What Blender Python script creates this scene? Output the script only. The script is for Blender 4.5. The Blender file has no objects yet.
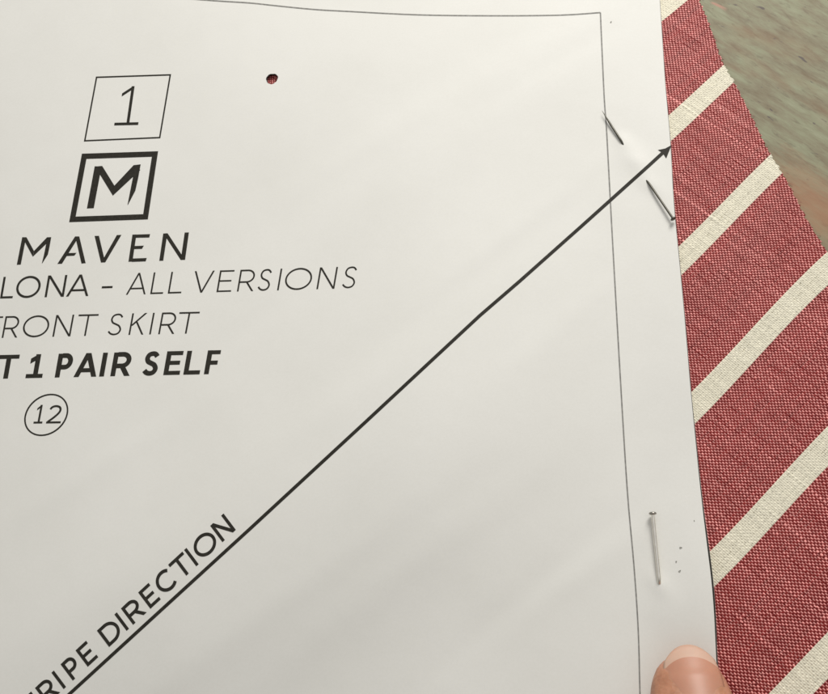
import bpy, bmesh, math, random
import numpy as np
from mathutils import Vector

random.seed(7)
rng = np.random.default_rng(7)
S = bpy.context.scene
MM = 0.001

# ------------------------------------------------------------------ camera
W0, H0, F0 = 828.0, 694.0, 900.0          # picture size and focal length in picture units
TILT = math.radians(22.0)                 # how far the table leans away from the lens
DIST = 0.162
_t = Vector((-0.497, 0.868)).normalized()
Zc = Vector((math.sin(TILT) * _t.x, math.sin(TILT) * _t.y, math.cos(TILT)))
Xc = (Vector((1, 0, 0)) - Zc * Zc.x).normalized()
Yc = Zc.cross(Xc)


def cam_to_world(v):
    return Vector((Xc.dot(v), Yc.dot(v), Zc.dot(v)))


CAM = cam_to_world(Vector((0, 0, DIST)))
cam_data = bpy.data.cameras.new('camera')
cam = bpy.data.objects.new('camera', cam_data)
S.collection.objects.link(cam)
rx, ry, rz = cam_to_world(Vector((1, 0, 0))), cam_to_world(Vector((0, 1, 0))), cam_to_world(Vector((0, 0, 1)))
from mathutils import Matrix
cam.matrix_world = Matrix(((rx.x, ry.x, rz.x, CAM.x), (rx.y, ry.y, rz.y, CAM.y), (rx.z, ry.z, rz.z, CAM.z), (0, 0, 0, 1)))
cam_data.sensor_fit = 'HORIZONTAL'
cam_data.sensor_width = 36.0
cam_data.lens = 36.0 * F0 / W0
cam_data.clip_start = 0.005
cam_data.clip_end = 20.0
S.camera = cam

# ------------------------------------------------------------------ world and lamps
world = bpy.data.worlds.new('World')
S.world = world
world.use_nodes = True
bg = world.node_tree.nodes['Background']
wt = world.node_tree
w_tc = wt.nodes.new('ShaderNodeTexCoord')
w_dot = wt.nodes.new('ShaderNodeVectorMath'); w_dot.operation = 'DOT_PRODUCT'
w_dot.inputs[1].default_value = (0.06, 0.10, 0.475)
wt.links.new(w_tc.outputs['Generated'], w_dot.inputs[0])
w_add = wt.nodes.new('ShaderNodeMath'); w_add.operation = 'ADD'; w_add.inputs[1].default_value = 0.145
wt.links.new(w_dot.outputs['Value'], w_add.inputs[0])
w_max = wt.nodes.new('ShaderNodeMath'); w_max.operation = 'MAXIMUM'; w_max.inputs[1].default_value = 0.02
wt.links.new(w_add.outputs[0], w_max.inputs[0])
wt.links.new(w_max.outputs[0], bg.inputs['Strength'])
bg.inputs['Color'].default_value = (1.0, 0.985, 0.965, 1)


def area(name, loc, target, size, power, col):
    l = bpy.data.lights.new(name, 'AREA')
    l.shape = 'RECTANGLE'
    l.size, l.size_y = size
    l.energy = power
    l.color = col
    o = bpy.data.objects.new(name, l)
    S.collection.objects.link(o)
    o.location = loc
    o.rotation_euler = (Vector(target) - Vector(loc)).to_track_quat('-Z', 'Y').to_euler()
    return o


area('window_light', (0.13, 0.31, 0.235), (0, 0.02, 0), (0.16, 0.15), 1.33, (1.0, 0.975, 0.935))
S.view_settings.view_transform = 'Standard'
S.view_settings.look = 'None'
S.view_settings.exposure = 0.0
S.view_settings.gamma = 1.0

# ------------------------------------------------------------------ helpers


def P(u, v, z=0.0):
    """photo position -> point on the level plane at height z (metres)"""
    d = cam_to_world(Vector(((u - W0 / 2), -(v - H0 / 2), -F0)))
    k = (z - CAM.z) / d.z
    return CAM + d * k


def P2(u, v, z=0.0):
    p = P(u, v, z)
    return (p.x, p.y)


def tag(o, label=None, cat=None, group=None, kind=None):
    if label: o['label'] = label
    if cat: o['category'] = cat
    if group: o['group'] = group
    if kind: o['kind'] = kind
    return o


def link(name, me, mat=None, parent=None):
    o = bpy.data.objects.new(name, me)
    S.collection.objects.link(o)
    if mat:
        for m in (mat if isinstance(mat, (list, tuple)) else [mat]):
            me.materials.append(m)
    if parent:
        o.parent = parent
    return o


def np_mesh(name, V, Q, smooth=True):
    """vertices (n,3) and quads (m,4)"""
    me = bpy.data.meshes.new(name)
    V = np.asarray(V, dtype=np.float32)
    Q = np.asarray(Q, dtype=np.int32)
    me.vertices.add(len(V))
    me.vertices.foreach_set('co', V.ravel())
    me.loops.add(Q.size)
    me.loops.foreach_set('vertex_index', Q.ravel())
    me.polygons.add(len(Q))
    me.polygons.foreach_set('loop_start', np.arange(0, Q.size, 4, dtype=np.int32))
    me.polygons.foreach_set('use_smooth', np.full(len(Q), smooth))
    me.update(calc_edges=True)
    me.validate()
    return me


def py_mesh(name, V, Fs, smooth=True):
    me = bpy.data.meshes.new(name)
    me.from_pydata([tuple(v) for v in V], [], Fs)
    me.polygons.foreach_set('use_smooth', [smooth] * len(me.polygons))
    me.update()
    return me


def material(name):
    m = bpy.data.materials.new(name)
    m.use_nodes = True
    nt = m.node_tree
    return m, nt, nt.nodes['Principled BSDF']


def nd(nt, kind, **kw):
    n = nt.nodes.new(kind)
    for k, v in kw.items():
        if k in n.inputs:
            n.inputs[k].default_value = v
        else:
            setattr(n, k, v)
    return n


def ramp(nt, stops):
    n = nt.nodes.new('ShaderNodeValToRGB')
    e = n.color_ramp.elements
    while len(e) < len(stops):
        e.new(0.5)
    for x, (p, c) in zip(e, stops):
        x.position = p
        x.color = (*c, 1) if len(c) == 3 else c
    return n


# ------------------------------------------------------------------ materials
def table_material():
    m, nt, b = material('weathered_table')
    L = nt.links.new
    tc = nd(nt, 'ShaderNodeTexCoord')
    rot = nd(nt, 'ShaderNodeMapping')
    rot.inputs['Rotation'].default_value = (0, 0, math.radians(45))
    L(tc.outputs['Object'], rot.inputs['Vector'])

    def streak(sx, sy, scale, detail=5.0, rough=0.6, dist=0.0, off=0.0):
        mp = nd(nt, 'ShaderNodeMapping')
        mp.inputs['Scale'].default_value = (sx, sy, 1)
        mp.inputs['Location'].default_value = (off, off * 0.7, 0)
        L(rot.outputs['Vector'], mp.inputs['Vector'])
        n = nd(nt, 'ShaderNodeTexNoise', Scale=scale, Detail=detail, Roughness=rough, Distortion=dist)
        L(mp.outputs['Vector'], n.inputs['Vector'])
        return n.outputs['Fac']

    def mix(fac, a, c):
        x = nt.nodes.new('ShaderNodeMix')
        x.data_type = 'RGBA'
        L(fac, x.inputs['Factor'])
        if isinstance(a, tuple): x.inputs['A'].default_value = (*a, 1)
        else: L(a, x.inputs['A'])
        if isinstance(c, tuple): x.inputs['B'].default_value = (*c, 1)
        else: L(c, x.inputs['B'])
        return x.outputs['Result']

    base = ramp(nt, [(0.33, (0.19, 0.155, 0.095)), (0.45, (0.235, 0.212, 0.137)), (0.57, (0.272, 0.275, 0.176)), (0.72, (0.312, 0.315, 0.212))])
    L(streak(1, 4.2, 95, 7, 0.66, 0.15), base.inputs['Fac'])
    fine = ramp(nt, [(0.33, (1, 1, 1)), (0.44, (0, 0, 0))])
    L(streak(1, 3.8, 300, 5, 0.6, 0.25, 3.1), fine.inputs['Fac'])
    fm = nd(nt, 'ShaderNodeMath', operation='MULTIPLY'); fm.inputs[1].default_value = 0.40
    L(fine.outputs['Color'], fm.inputs[0])
    c1 = mix(fm.outputs[0], base.outputs['Color'], (0.12, 0.092, 0.058))
    br = ramp(nt, [(0.56, (0, 0, 0)), (0.68, (1, 1, 1))])
    L(streak(1, 2.2, 24, 4, 0.6, 0.2, 8.3), br.inputs['Fac'])
    bm_ = nd(nt, 'ShaderNodeMath', operation='MULTIPLY'); bm_.inputs[1].default_value = 0.7
    L(br.outputs['Color'], bm_.inputs[0])
    c2 = mix(bm_.outputs[0], c1, (0.225, 0.118, 0.062))
    fl = ramp(nt, [(0.685, (0, 0, 0)), (0.74, (1, 1, 1))])
    L(streak(1, 2.6, 300, 2, 0.5, 0.3, 15.7), fl.inputs['Fac'])
    c3 = mix(fl.outputs['Color'], c2, (0.115, 0.095, 0.082))
    pk = ramp(nt, [(0.71, (0, 0, 0)), (0.77, (1, 1, 1))])
    L(streak(1, 2.4, 120, 2, 0.5, 0.3, 27.2), pk.inputs['Fac'])
    c4 = mix(pk.outputs['Color'], c3, (0.42, 0.235, 0.17))
    # one worn reddish patch
    mp = nd(nt, 'ShaderNodeMapping')
    cx_, cy_ = P2(812, 205)
    mp.inputs['Location'].default_value = (-cx_, -cy_, 0)
    L(tc.outputs['Object'], mp.inputs['Vector'])
    mp2 = nd(nt, 'ShaderNodeMapping')
    mp2.inputs['Scale'].default_value = (55, 130, 1)
    mp3 = nd(nt, 'ShaderNodeMapping')
    mp3.inputs['Rotation'].default_value = (0, 0, math.radians(45))
    L(mp.outputs['Vector'], mp3.inputs['Vector']); L(mp3.outputs['Vector'], mp2.inputs['Vector'])
    ln = nd(nt, 'ShaderNodeVectorMath', operation='LENGTH'); L(mp2.outputs['Vector'], ln.inputs[0])
    ad = nd(nt, 'ShaderNodeMath', operation='MULTIPLY_ADD'); ad.inputs[1].default_value = 1.5; L(streak(1, 3.4, 150, 5, 0.65, 0.2, 41.0), ad.inputs[0]); L(ln.outputs['Value'], ad.inputs[2])
    pr_ = ramp(nt, [(0.0, (1, 1, 1)), (1.0, (0, 0, 0))])
    mr = nd(nt, 'ShaderNodeMapRange'); mr.inputs['From Min'].default_value = 0.9; mr.inputs['From Max'].default_value = 1.75
    L(ad.outputs[0], mr.inputs['Value']); L(mr.outputs['Result'], pr_.inputs['Fac'])
    pm = nd(nt, 'ShaderNodeMath', operation='MULTIPLY'); pm.inputs[1].default_value = 0.75
    L(pr_.outputs['Color'], pm.inputs[0])
    c5 = mix(pm.outputs[0], c4, (0.35, 0.178, 0.100))
    L(c5, b.inputs['Base Color'])
    b.inputs['Roughness'].default_value = 0.55
    b.inputs['Specular IOR Level'].default_value = 0.2
    bp = nd(nt, 'ShaderNodeBump', Strength=0.25, Distance=0.0003)
    L(streak(1, 3.0, 170, 6, 0.65, 0.3, 5.0), bp.inputs['Height'])
    L(bp.outputs['Normal'], b.inputs['Normal'])
    return m


def paper_material():
    m, nt, b = material('printer_paper')
    L = nt.links.new
    tc = nd(nt, 'ShaderNodeTexCoord')
    n1 = nd(nt, 'ShaderNodeTexNoise', Scale=38.0, Detail=4.0, Roughness=0.55)
    n2 = nd(nt, 'ShaderNodeTexNoise', Scale=2600.0, Detail=3.0, Roughness=0.6)
    L(tc.outputs['Object'], n1.inputs['Vector']); L(tc.outputs['Object'], n2.inputs['Vector'])
    r = ramp(nt, [(0.3, (0.785, 0.776, 0.727)), (0.7, (0.82, 0.811, 0.764))])
    L(n1.outputs['Fac'], r.inputs['Fac'])
    mx = nt.nodes.new('ShaderNodeMix'); mx.data_type = 'RGBA'; mx.blend_type = 'MULTIPLY'
    mx.inputs['Factor'].default_value = 1.0
    r2 = ramp(nt, [(0.3, (0.975, 0.975, 0.97)), (0.65, (1, 1, 1))])
    L(n2.outputs['Fac'], r2.inputs['Fac'])
    L(r.outputs['Color'], mx.inputs['A']); L(r2.outputs['Color'], mx.inputs['B'])
    L(mx.outputs['Result'], b.inputs['Base Color'])
    b.inputs['Roughness'].default_value = 0.62
    b.inputs['Specular IOR Level'].default_value = 0.25
    bp = nd(nt, 'ShaderNodeBump', Strength=0.06, Distance=0.00005)
    L(n2.outputs['Fac'], bp.inputs['Height'])
    n3 = nd(nt, 'ShaderNodeTexNoise', Scale=60.0, Detail=3.0, Roughness=0.5)
    L(tc.outputs['Object'], n3.inputs['Vector'])
    bp2 = nd(nt, 'ShaderNodeBump', Strength=0.35, Distance=0.0005)
    L(n3.outputs['Fac'], bp2.inputs['Height'])
    L(bp.outputs['Normal'], bp2.inputs['Normal'])
    L(bp2.outputs['Normal'], b.inputs['Normal'])
    return m


def ink_material(name, col):
    m, nt, b = material(name)
    tc = nd(nt, 'ShaderNodeTexCoord')
    n = nd(nt, 'ShaderNodeTexNoise', Scale=1800.0, Detail=2.0)
    nt.links.new(tc.outputs['Object'], n.inputs['Vector'])
    r = ramp(nt, [(0.35, col), (0.75, tuple(c * 1.6 for c in col))])
    nt.links.new(n.outputs['Fac'], r.inputs['Fac'])
    nt.links.new(r.outputs['Color'], b.inputs['Base Color'])
    b.inputs['Roughness'].default_value = 0.6
    b.inputs['Specular IOR Level'].default_value = 0.2
    return m


def fabric_material():
    m, nt, b = material('woven_linen')
    L = nt.links.new
    a = nd(nt, 'ShaderNodeAttribute', attribute_name='yarn')
    tc = nd(nt, 'ShaderNodeTexCoord')
    n = nd(nt, 'ShaderNodeTexNoise', Scale=5200.0, Detail=2.0, Roughness=0.6)
    L(tc.outputs['Object'], n.inputs['Vector'])
    r = ramp(nt, [(0.3, (0.78, 0.78, 0.78)), (0.7, (1.12, 1.12, 1.12))])
    L(n.outputs['Fac'], r.inputs['Fac'])
    mx = nt.nodes.new('ShaderNodeMix'); mx.data_type = 'RGBA'; mx.blend_type = 'MULTIPLY'
    mx.inputs['Factor'].default_value = 1.0
    L(a.outputs['Color'], mx.inputs['A']); L(r.outputs['Color'], mx.inputs['B'])
    L(mx.outputs['Result'], b.inputs['Base Color'])
    b.inputs['Roughness'].default_value = 0.58
    b.inputs['Specular IOR Level'].default_value = 0.2
    b.inputs['Sheen Weight'].default_value = 0.05
    b.inputs['Sheen Roughness'].default_value = 0.4
    bp = nd(nt, 'ShaderNodeBump', Strength=0.25, Distance=0.00004)
    L(n.outputs['Fac'], bp.inputs['Height']); L(bp.outputs['Normal'], b.inputs['Normal'])
    return m


def thread_material(name, col):
    m, nt, b = material(name)
    n = nd(nt, 'ShaderNodeTexNoise', Scale=900.0)
    tc = nd(nt, 'ShaderNodeTexCoord')
    nt.links.new(tc.outputs['Object'], n.inputs['Vector'])
    r = ramp(nt, [(0.3, tuple(c * 0.8 for c in col)), (0.7, col)])
    nt.links.new(n.outputs['Fac'], r.inputs['Fac']); nt.links.new(r.outputs['Color'], b.inputs['Base Color'])
    b.inputs['Roughness'].default_value = 0.7
    return m


def steel_material(name, col, rough):
    m, nt, b = material(name)
    n = nd(nt, 'ShaderNodeTexNoise', Scale=700.0, Detail=3.0)
    tc = nd(nt, 'ShaderNodeTexCoord')
    nt.links.new(tc.outputs['Object'], n.inputs['Vector'])
    r = ramp(nt, [(0.3, tuple(c * 0.82 for c in col)), (0.7, col)])
    nt.links.new(n.outputs['Fac'], r.inputs['Fac']); nt.links.new(r.outputs['Color'], b.inputs['Base Color'])
    b.inputs['Metallic'].default_value = 1.0
    b.inputs['Roughness'].default_value = rough
    return m


def skin_material():
    m, nt, b = material('skin')
    L = nt.links.new
    tc = nd(nt, 'ShaderNodeTexCoord')
    n = nd(nt, 'ShaderNodeTexNoise', Scale=420.0, Detail=5.0, Roughness=0.65)
    L(tc.outputs['Object'], n.inputs['Vector'])
    r = ramp(nt, [(0.3, (0.42, 0.185, 0.105)), (0.5, (0.51, 0.238, 0.138)), (0.7, (0.56, 0.265, 0.175))])
    L(n.outputs['Fac'], r.inputs['Fac']); L(r.outputs['Color'], b.inputs['Base Color'])
    b.inputs['Roughness'].default_value = 0.45
    b.inputs['Subsurface Weight'].default_value = 0.25
    b.inputs['Subsurface Radius'].default_value = (1.0, 0.35, 0.2)
    b.inputs['Subsurface Scale'].default_value = 0.002
    v = nd(nt, 'ShaderNodeTexVoronoi', Scale=1500.0)
    L(tc.outputs['Object'], v.inputs['Vector'])
    bp = nd(nt, 'ShaderNodeBump', Strength=0.5, Distance=0.00012)
    L(v.outputs['Distance'], bp.inputs['Height']); L(bp.outputs['Normal'], b.inputs['Normal'])
    return m


def nail_material(name, col, rough):
    m, nt, b = material(name)
    n = nd(nt, 'ShaderNodeTexNoise', Scale=400.0, Detail=2.0)
    tc = nd(nt, 'ShaderNodeTexCoord')
    nt.links.new(tc.outputs['Object'], n.inputs['Vector'])
    r = ramp(nt, [(0.3, tuple(c * 0.93 for c in col)), (0.7, col)])
    nt.links.new(n.outputs['Fac'], r.inputs['Fac']); nt.links.new(r.outputs['Color'], b.inputs['Base Color'])
    b.inputs['Roughness'].default_value = rough
    b.inputs['Subsurface Weight'].default_value = 0.2
    b.inputs['Subsurface Radius'].default_value = (1.0, 0.4, 0.3)
    b.inputs['Subsurface Scale'].default_value = 0.001
    return m


M_table, M_paper, M_fabric = table_material(), paper_material(), fabric_material()
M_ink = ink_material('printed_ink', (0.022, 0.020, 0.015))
M_grey = ink_material('thin_printed_line', (0.21, 0.205, 0.19))
M_hole = ink_material('pricked_paper', (0.33, 0.32, 0.29))
M_steel = steel_material('pin_steel', (1.0, 0.96, 0.87), 0.28)
M_steel_dark_refl = steel_material('pin_steel_dark_reflection', (0.13, 0.125, 0.105), 0.42)  # pin mirrors dark surroundings; that darkness is put into the base colour
M_head = steel_material('pin_head_steel', (0.42, 0.40, 0.36), 0.3)
M_skin = skin_material()
M_nail = nail_material('nail_plate', (0.55, 0.262, 0.170), 0.42)
M_tip = nail_material('nail_free_edge', (0.66, 0.43, 0.32), 0.5)

# ------------------------------------------------------------------ tabletop (setting)
bm = bmesh.new()
bmesh.ops.create_cube(bm, size=1.0)
for v in bm.verts:
    v.co = Vector((v.co.x * 1.1, v.co.y * 0.9, v.co.z * 0.03 - 0.015))
bmesh.ops.bevel(bm, geom=bm.edges[:], offset=0.003, segments=3, affect='EDGES')
me = bpy.data.meshes.new('tabletop'); bm.to_mesh(me); bm.free()
tabletop = link('tabletop', me, M_table)
tag(tabletop, kind='structure')

# ------------------------------------------------------------------ fabric
PZ = 1.05 * MM                       # resting height of the paper
FZ = 0.40 * MM                       # middle of the cloth

edge_px = [(640, -150), (662, -90), (680, -45), (699, 1), (711, 30), (722, 64), (734, 83), (752, 119), (769, 155), (782, 174), (789, 187),
           (806, 220.5), (827, 253.5), (850, 291), (880, 342), (912, 402), (938, 458), (962, 520), (985, 600), (1000, 690), (1010, 800)]
fe = np.array([P2(u, v) for u, v in edge_px])
fe = fe[np.argsort(fe[:, 1])]


def smooth_interp(y, ys, xs):
    return np.interp(y, ys, xs)


def fabric_edge(y):
    a = 0
    for k in range(-3, 4):
        a = a + np.interp(y + k * 0.0009, fe[:, 1], fe[:, 0])
    return a / 7


pe_px = [(652, -160), (659.8, 0), (661.5, 22), (666.3, 95), (668.8, 117), (671.2, 146), (674, 205), (678.5, 250), (685, 318), (691.5, 395), (695.8, 434),
         (701.2, 490), (707, 535), (711.6, 570), (714.6, 592), (715.8, 631), (717.5, 663), (719.5, 694), (724, 760), (730, 850)]
pe = np.array([P2(u, v, PZ) for u, v in pe_px])
pe = pe[np.argsort(pe[:, 1])]


def paper_edge(y):
    a = 0
    for k in range(-3, 4):
        a = a + np.interp(y + k * 0.0015, pe[:, 1], pe[:, 0])
    return a / 7


# lines where red meets cream, read as stripe number and side
stripe_pts = {0: ([], [(662, 23), (686, 1)]),
              1: ([(669.5, 113.5), (699, 88), (726, 64)], [(671.5, 141), (700, 114), (734, 83)]),
              2: ([(680.5, 245), (712, 213), (746, 180), (769, 155)], [(682, 275), (728, 228), (775, 180)]),
              3: ([(693, 391), (727, 354.5), (781, 294), (825.5, 254.5)], [(695, 423), (737, 381.5), (781, 335), (828, 284.7)]),
              4: ([(710, 551), (748, 510), (784.6, 472), (828, 426)], [(714, 587.6), (745, 556), (781, 518), (828, 467)]),
              5: ([(769, 693), (796, 663), (828, 629.6)], [(816, 693), (828, 679)])}
rows, rhs = [], []
for k, (up, lo) in stripe_pts.items():
    for pts, sg in ((up, 0.5), (lo, -0.5)):
        for u, v in pts:
            x, y = P2(u, v, FZ)
            x /= 0.1; y /= 0.1
            rows.append([1, x, y, x * x, x * y, y * y, x ** 3, x * x * y, x * y * y, y ** 3, sg])
            rhs.append(k)
co, res, _, _ = np.linalg.lstsq(np.array(rows), np.array(rhs, float), rcond=None)
print('STRIPE FIT', co, np.abs(np.array(rows) @ co - rhs).max())
STW = co[10]                                        # cream share of the repeat


def sval(x, y):
    x = x / 0.1; y = y / 0.1
    return (co[0] + co[1] * x + co[2] * y + co[3] * x * x + co[4] * x * y + co[5] * y * y +
            co[6] * x ** 3 + co[7] * x * x * y + co[8] * x * y * y + co[9] * y ** 3)


xr, yr = P2(745, 330)
g = np.array([sval(xr + 1e-4, yr) - sval(xr - 1e-4, yr), sval(xr, yr + 1e-4) - sval(xr, yr - 1e-4)]) / 2e-4
PERIOD = 1 / np.linalg.norm(g)
nrm = g / np.linalg.norm(g)                        # across the stripes
dr = np.array([-nrm[1], nrm[0]])                   # along the stripes
print('PERIOD mm', PERIOD * 1000, 'cream', STW * PERIOD * 1000, nrm, dr)
NW = int(round(PERIOD / (0.352 * MM)))             # warp ends in one repeat
QW = 0.326 * MM                                     # weft spacing
SUB = 5


def inv_st(s, t):
    """(s,t) -> (x,y): t metres along the stripes, s stripe number"""
    q = (s - sval(xr, yr)) * PERIOD
    for _ in range(8):
        x = xr + t * dr[0] + q * nrm[0]; y = yr + t * dr[1] + q * nrm[1]
        e = 2e-4
        dsd = (sval(x + e * nrm[0], y + e * nrm[1]) - sval(x - e * nrm[0], y - e * nrm[1])) / (2 * e)
        dsd = np.clip(dsd, 0.5 / PERIOD, 2 / PERIOD)
        q = q + np.clip((s - sval(x, y)) / dsd, -0.008, 0.008)
    return xr + t * dr[0] + q * nrm[0], yr + t * dr[1] + q * nrm[1]


def smooth_noise(n, m, k):
    a = rng.standard_normal((n, m))
    ker = np.hanning(k + 2)[1:-1]; ker /= math.sqrt((ker ** 2).sum())
    return np.apply_along_axis(lambda r: np.convolve(r, ker, mode='same'), 1, a)


def weave(s_lo, s_hi, t_lo, t_hi, keep, force_red=False):
    i0, i1 = int(math.floor(s_lo * NW)), int(math.ceil(s_hi * NW))
    j0, j1 = int(math.floor(t_lo / QW)), int(math.ceil(t_hi / QW))
    ni, nj = i1 - i0, j1 - j0
    si = (np.arange(ni * SUB) + 0.5) / SUB + i0 - 0.5      # in warp numbers, thread i centred on i
    tj = (np.arange(nj * SUB) + 0.5) / SUB + j0 - 0.5
    Sg, Tg = np.meshgrid(si, tj, indexing='ij')
    I = np.rint(Sg).astype(int); J = np.rint(Tg).astype(int)
    Ii, Jj = I - I.min(), J - J.min()
    n_i, n_j = Ii.max() + 1, Jj.max() + 1
    # thickness along every thread: an even yarn with thick places
    wth = 1.05 + 0.05 * rng.standard_normal(n_i)[:, None] + 0.05 * smooth_noise(n_i, n_j, 24)
    fth = 0.60 + 0.035 * rng.standard_normal(n_j)[:, None] + 0.055 * smooth_noise(n_j, n_i, 26)
    for j in range(n_j):
        if rng.random() < 0.10:                           # slub: thick stretch of weft
            c = rng.integers(0, n_i); L_ = rng.integers(15, 60)
            w = np.exp(-((np.arange(n_i) - c) / L_) ** 2)
            fth[j] += (0.30 + 0.34 * rng.random()) * w
    fth = np.clip(fth, 0.48, 1.3); wth = np.clip(wth, 0.9, 1.18)
    wsh = 0.07 * smooth_noise(n_i, n_j, 14); fsh = 0.07 * smooth_noise(n_j, n_i, 14)
    dI = Sg - I - wsh[Ii, Jj]; dJ = Tg - J - fsh[Jj, Ii]
    # stripe colour of each warp end
    ph = (np.arange(n_i) + I.min()) / NW
    ph = ph - np.rint(ph)
    cream_i = np.abs(ph) < STW / 2
    if force_red: cream_i[:] = False
    creamW = cream_i[Ii]
    A = 0.043 * MM
    wW = wth[Ii, Jj] * np.where(creamW, 1.0, 1.0); wF = fth[Jj, Ii] * np.where(creamW, 1.40, 1.0)
    uW = np.clip(np.abs(dI) / (wW / 2), 0, 1); uF = np.clip(np.abs(dJ) / (wF / 2), 0, 1)
    zW = A * np.cos(np.pi * (Tg + I)) + 0.066 * MM * np.sqrt(1 - uW ** 2)
    zF = -A * np.cos(np.pi * (Sg + J)) * 1.1 + 0.076 * MM * wF * np.sqrt(1 - uF ** 2)
    zF = zF + np.where(creamW, 0.035 * MM, 0.0)
    zW = np.where(uW >= 1, -0.18 * MM, zW); zF = np.where(uF >= 1, -0.18 * MM, zF)
    Z = np.maximum(zW, zF)
    isF = zF > zW
    tone = (1 + 0.10 * rng.standard_normal(n_i))[Ii]
    toneF = (1 + 0.09 * rng.standard_normal(n_j))[Jj] * (1 + 0.10 * rng.standard_normal((n_i, n_j)))[Ii, Jj]
    toneF = toneF * (1 + 0.35 * np.clip(fth[Jj, Ii] - 0.72, 0, 0.6))
    tone = np.clip(tone, 0.7, 1.3); toneF = np.clip(toneF, 0.7, 1.35)
    red = np.array(RED); crm = np.array(CREAM); fr = np.array(WEFT_RED); fc = np.array(WEFT_CREAM)
    C = np.where(creamW[..., None], crm * (0.5 + 0.5 * tone[..., None]), red * tone[..., None])
    Cf = np.where(creamW[..., None], fc * (0.5 + 0.5 * toneF[..., None]), fr * toneF[..., None])
    C = np.where(isF[..., None], Cf, C)
    if force_red:                                         # far from the stripes in view: straight threads
        X = hx + (Sg / NW - hs) * PERIOD * nrm[0] + (Tg * QW - ht) * dr[0]
        Y = hy + (Sg / NW - hs) * PERIOD * nrm[1] + (Tg * QW - ht) * dr[1]
    else:
        X, Y = inv_st(Sg / NW, Tg * QW)
    ok = keep(X, Y, Sg, Tg)
    lump = 0.10 * MM * np.sin(X / 0.011 + 1.3) * np.sin(Y / 0.017)
    Z = Z + FZ + lump
    cell = ok[:-1, :-1] & ok[1:, :-1] & ok[:-1, 1:] & ok[1:, 1:]
    idx = np.arange(X.size).reshape(X.shape)
    Q = np.stack([idx[:-1, :-1][cell], idx[1:, :-1][cell], idx[1:, 1:][cell], idx[:-1, 1:][cell]], 1)
    used = np.unique(Q)
    remap = np.full(X.size, -1); remap[used] = np.arange(len(used))
    V = np.stack([X.ravel()[used], Y.ravel()[used], Z.ravel()[used]], 1)
    return V, remap[Q], C.reshape(-1, 3)[used]


RED = (0.205, 0.0125, 0.0115)
WEFT_RED = (0.87, 0.365, 0.335)
CREAM = (0.80, 0.755, 0.60)
WEFT_CREAM = (0.83, 0.785, 0.63)

y_top = P2(700, -110)[1]; y_bot = P2(700, 800)[1]


def jag(idx):
    return 0.16 * MM * np.sin(idx * 12.9898) * np.sin(idx * 4.123)


def keep_main(X, Y, Sg, Tg):
    lo = paper_edge(Y) - 0.010
    hi = fabric_edge(Y) + jag(np.rint(Tg)) + 0.7 * jag(np.rint(Sg) + 17)
    return (X > lo) & (X < hi) & (Y < y_top) & (Y > y_bot)


corner = [(640, -110), (700, -110), (1000, 690), (690, 800), (1010, 800), (640, 300), (860, 300)]
cx = np.array([P2(u, v) for u, v in corner])
ss = [sval(x, y) for x, y in cx]
tt = [(np.array([x, y]) - (xr, yr)) @ dr for x, y in cx]
V1, Q1, C1 = weave(min(ss) - 0.3, max(ss) + 0.3, min(tt) - 0.02, max(tt) + 0.02, keep_main)
# the small piece of cloth seen through the punched hole
hx, hy = P2(272.6, 79.8, PZ)
hs = 0.0; ht = (np.array([hx, hy]) - (xr, yr)) @ dr
V2, Q2, C2 = weave(hs - 0.45, hs + 0.45, ht - 0.007, ht + 0.007, lambda X, Y, a, b: (X - hx) ** 2 + (Y - hy) ** 2 < 0.005 ** 2, True)
# plain sheet where the paper covers the cloth
x_left = P2(-330, 350)[0]
ny, nx = 260, 220
ysn = np.linspace(y_bot, y_top, ny)
V3, Q3, C3 = [], [], []
s_ref = float(sval(xr, yr))
for y in ysn:
    xe = float(paper_edge(y)) - 0.0095
    for a in np.linspace(0, 1, nx):
        x = x_left * (1 - a) + xe * a
        sv = s_ref + ((x - xr) * nrm[0] + (y - yr) * nrm[1]) / PERIOD
        cr = abs(sv - round(sv)) < STW / 2
        V3.append((x, y, 0.18 * MM))
        C3.append(CREAM if cr else (0.34, 0.08, 0.07))
for r in range(ny - 1):
    for c in range(nx - 1):
        k = r * nx + c
        Q3.append((k, k + 1, k + nx + 1, k + nx))
C3 = np.array(C3)
V = np.vstack([V1, V2, np.array(V3)])
Q = np.vstack([Q1, Q2 + len(V1), np.array(Q3) + len(V1) + len(V2)])
C = np.vstack([C1, C2, C3])
me = np_mesh('striped_fabric', V, Q)
att = me.color_attributes.new('yarn', 'FLOAT_COLOR', 'POINT')
att.data.foreach_set('color', np.hstack([C, np.ones((len(C), 1))]).astype(np.float32).ravel())
fabric = link('striped_fabric', me, M_fabric)
tag(fabric, 'dark red woven fabric with diagonal cream stripes lying on the green brown tabletop', 'fabric')
print('FABRIC verts', len(V))


def tube(pts, radii, sides=8, cap=True):
    V, Fs = [], []
    pts = [Vector(p) for p in pts]
    n = len(pts)
    up = Vector((0, 0, 1))
    for i, p in enumerate(pts):
        d = (pts[min(i + 1, n - 1)] - pts[max(i - 1, 0)]).normalized()
        a = d.cross(up)
        if a.length < 1e-4: a = d.cross(Vector((1, 0, 0)))
        a.normalize(); b = a.cross(d)
        for k in range(sides):
            th = 2 * math.pi * k / sides
            V.append(p + (a * math.cos(th) + b * math.sin(th)) * radii[i])
    for i in range(n - 1):
        for k in range(sides):
            k2 = (k + 1) % sides
            Fs.append((i * sides + k, i * sides + k2, (i + 1) * sides + k2, (i + 1) * sides + k))
    if cap:
        Fs.append(tuple(range(sides))[::-1]); Fs.append(tuple((n - 1) * sides + k for k in range(sides)))
    return V, Fs


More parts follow.
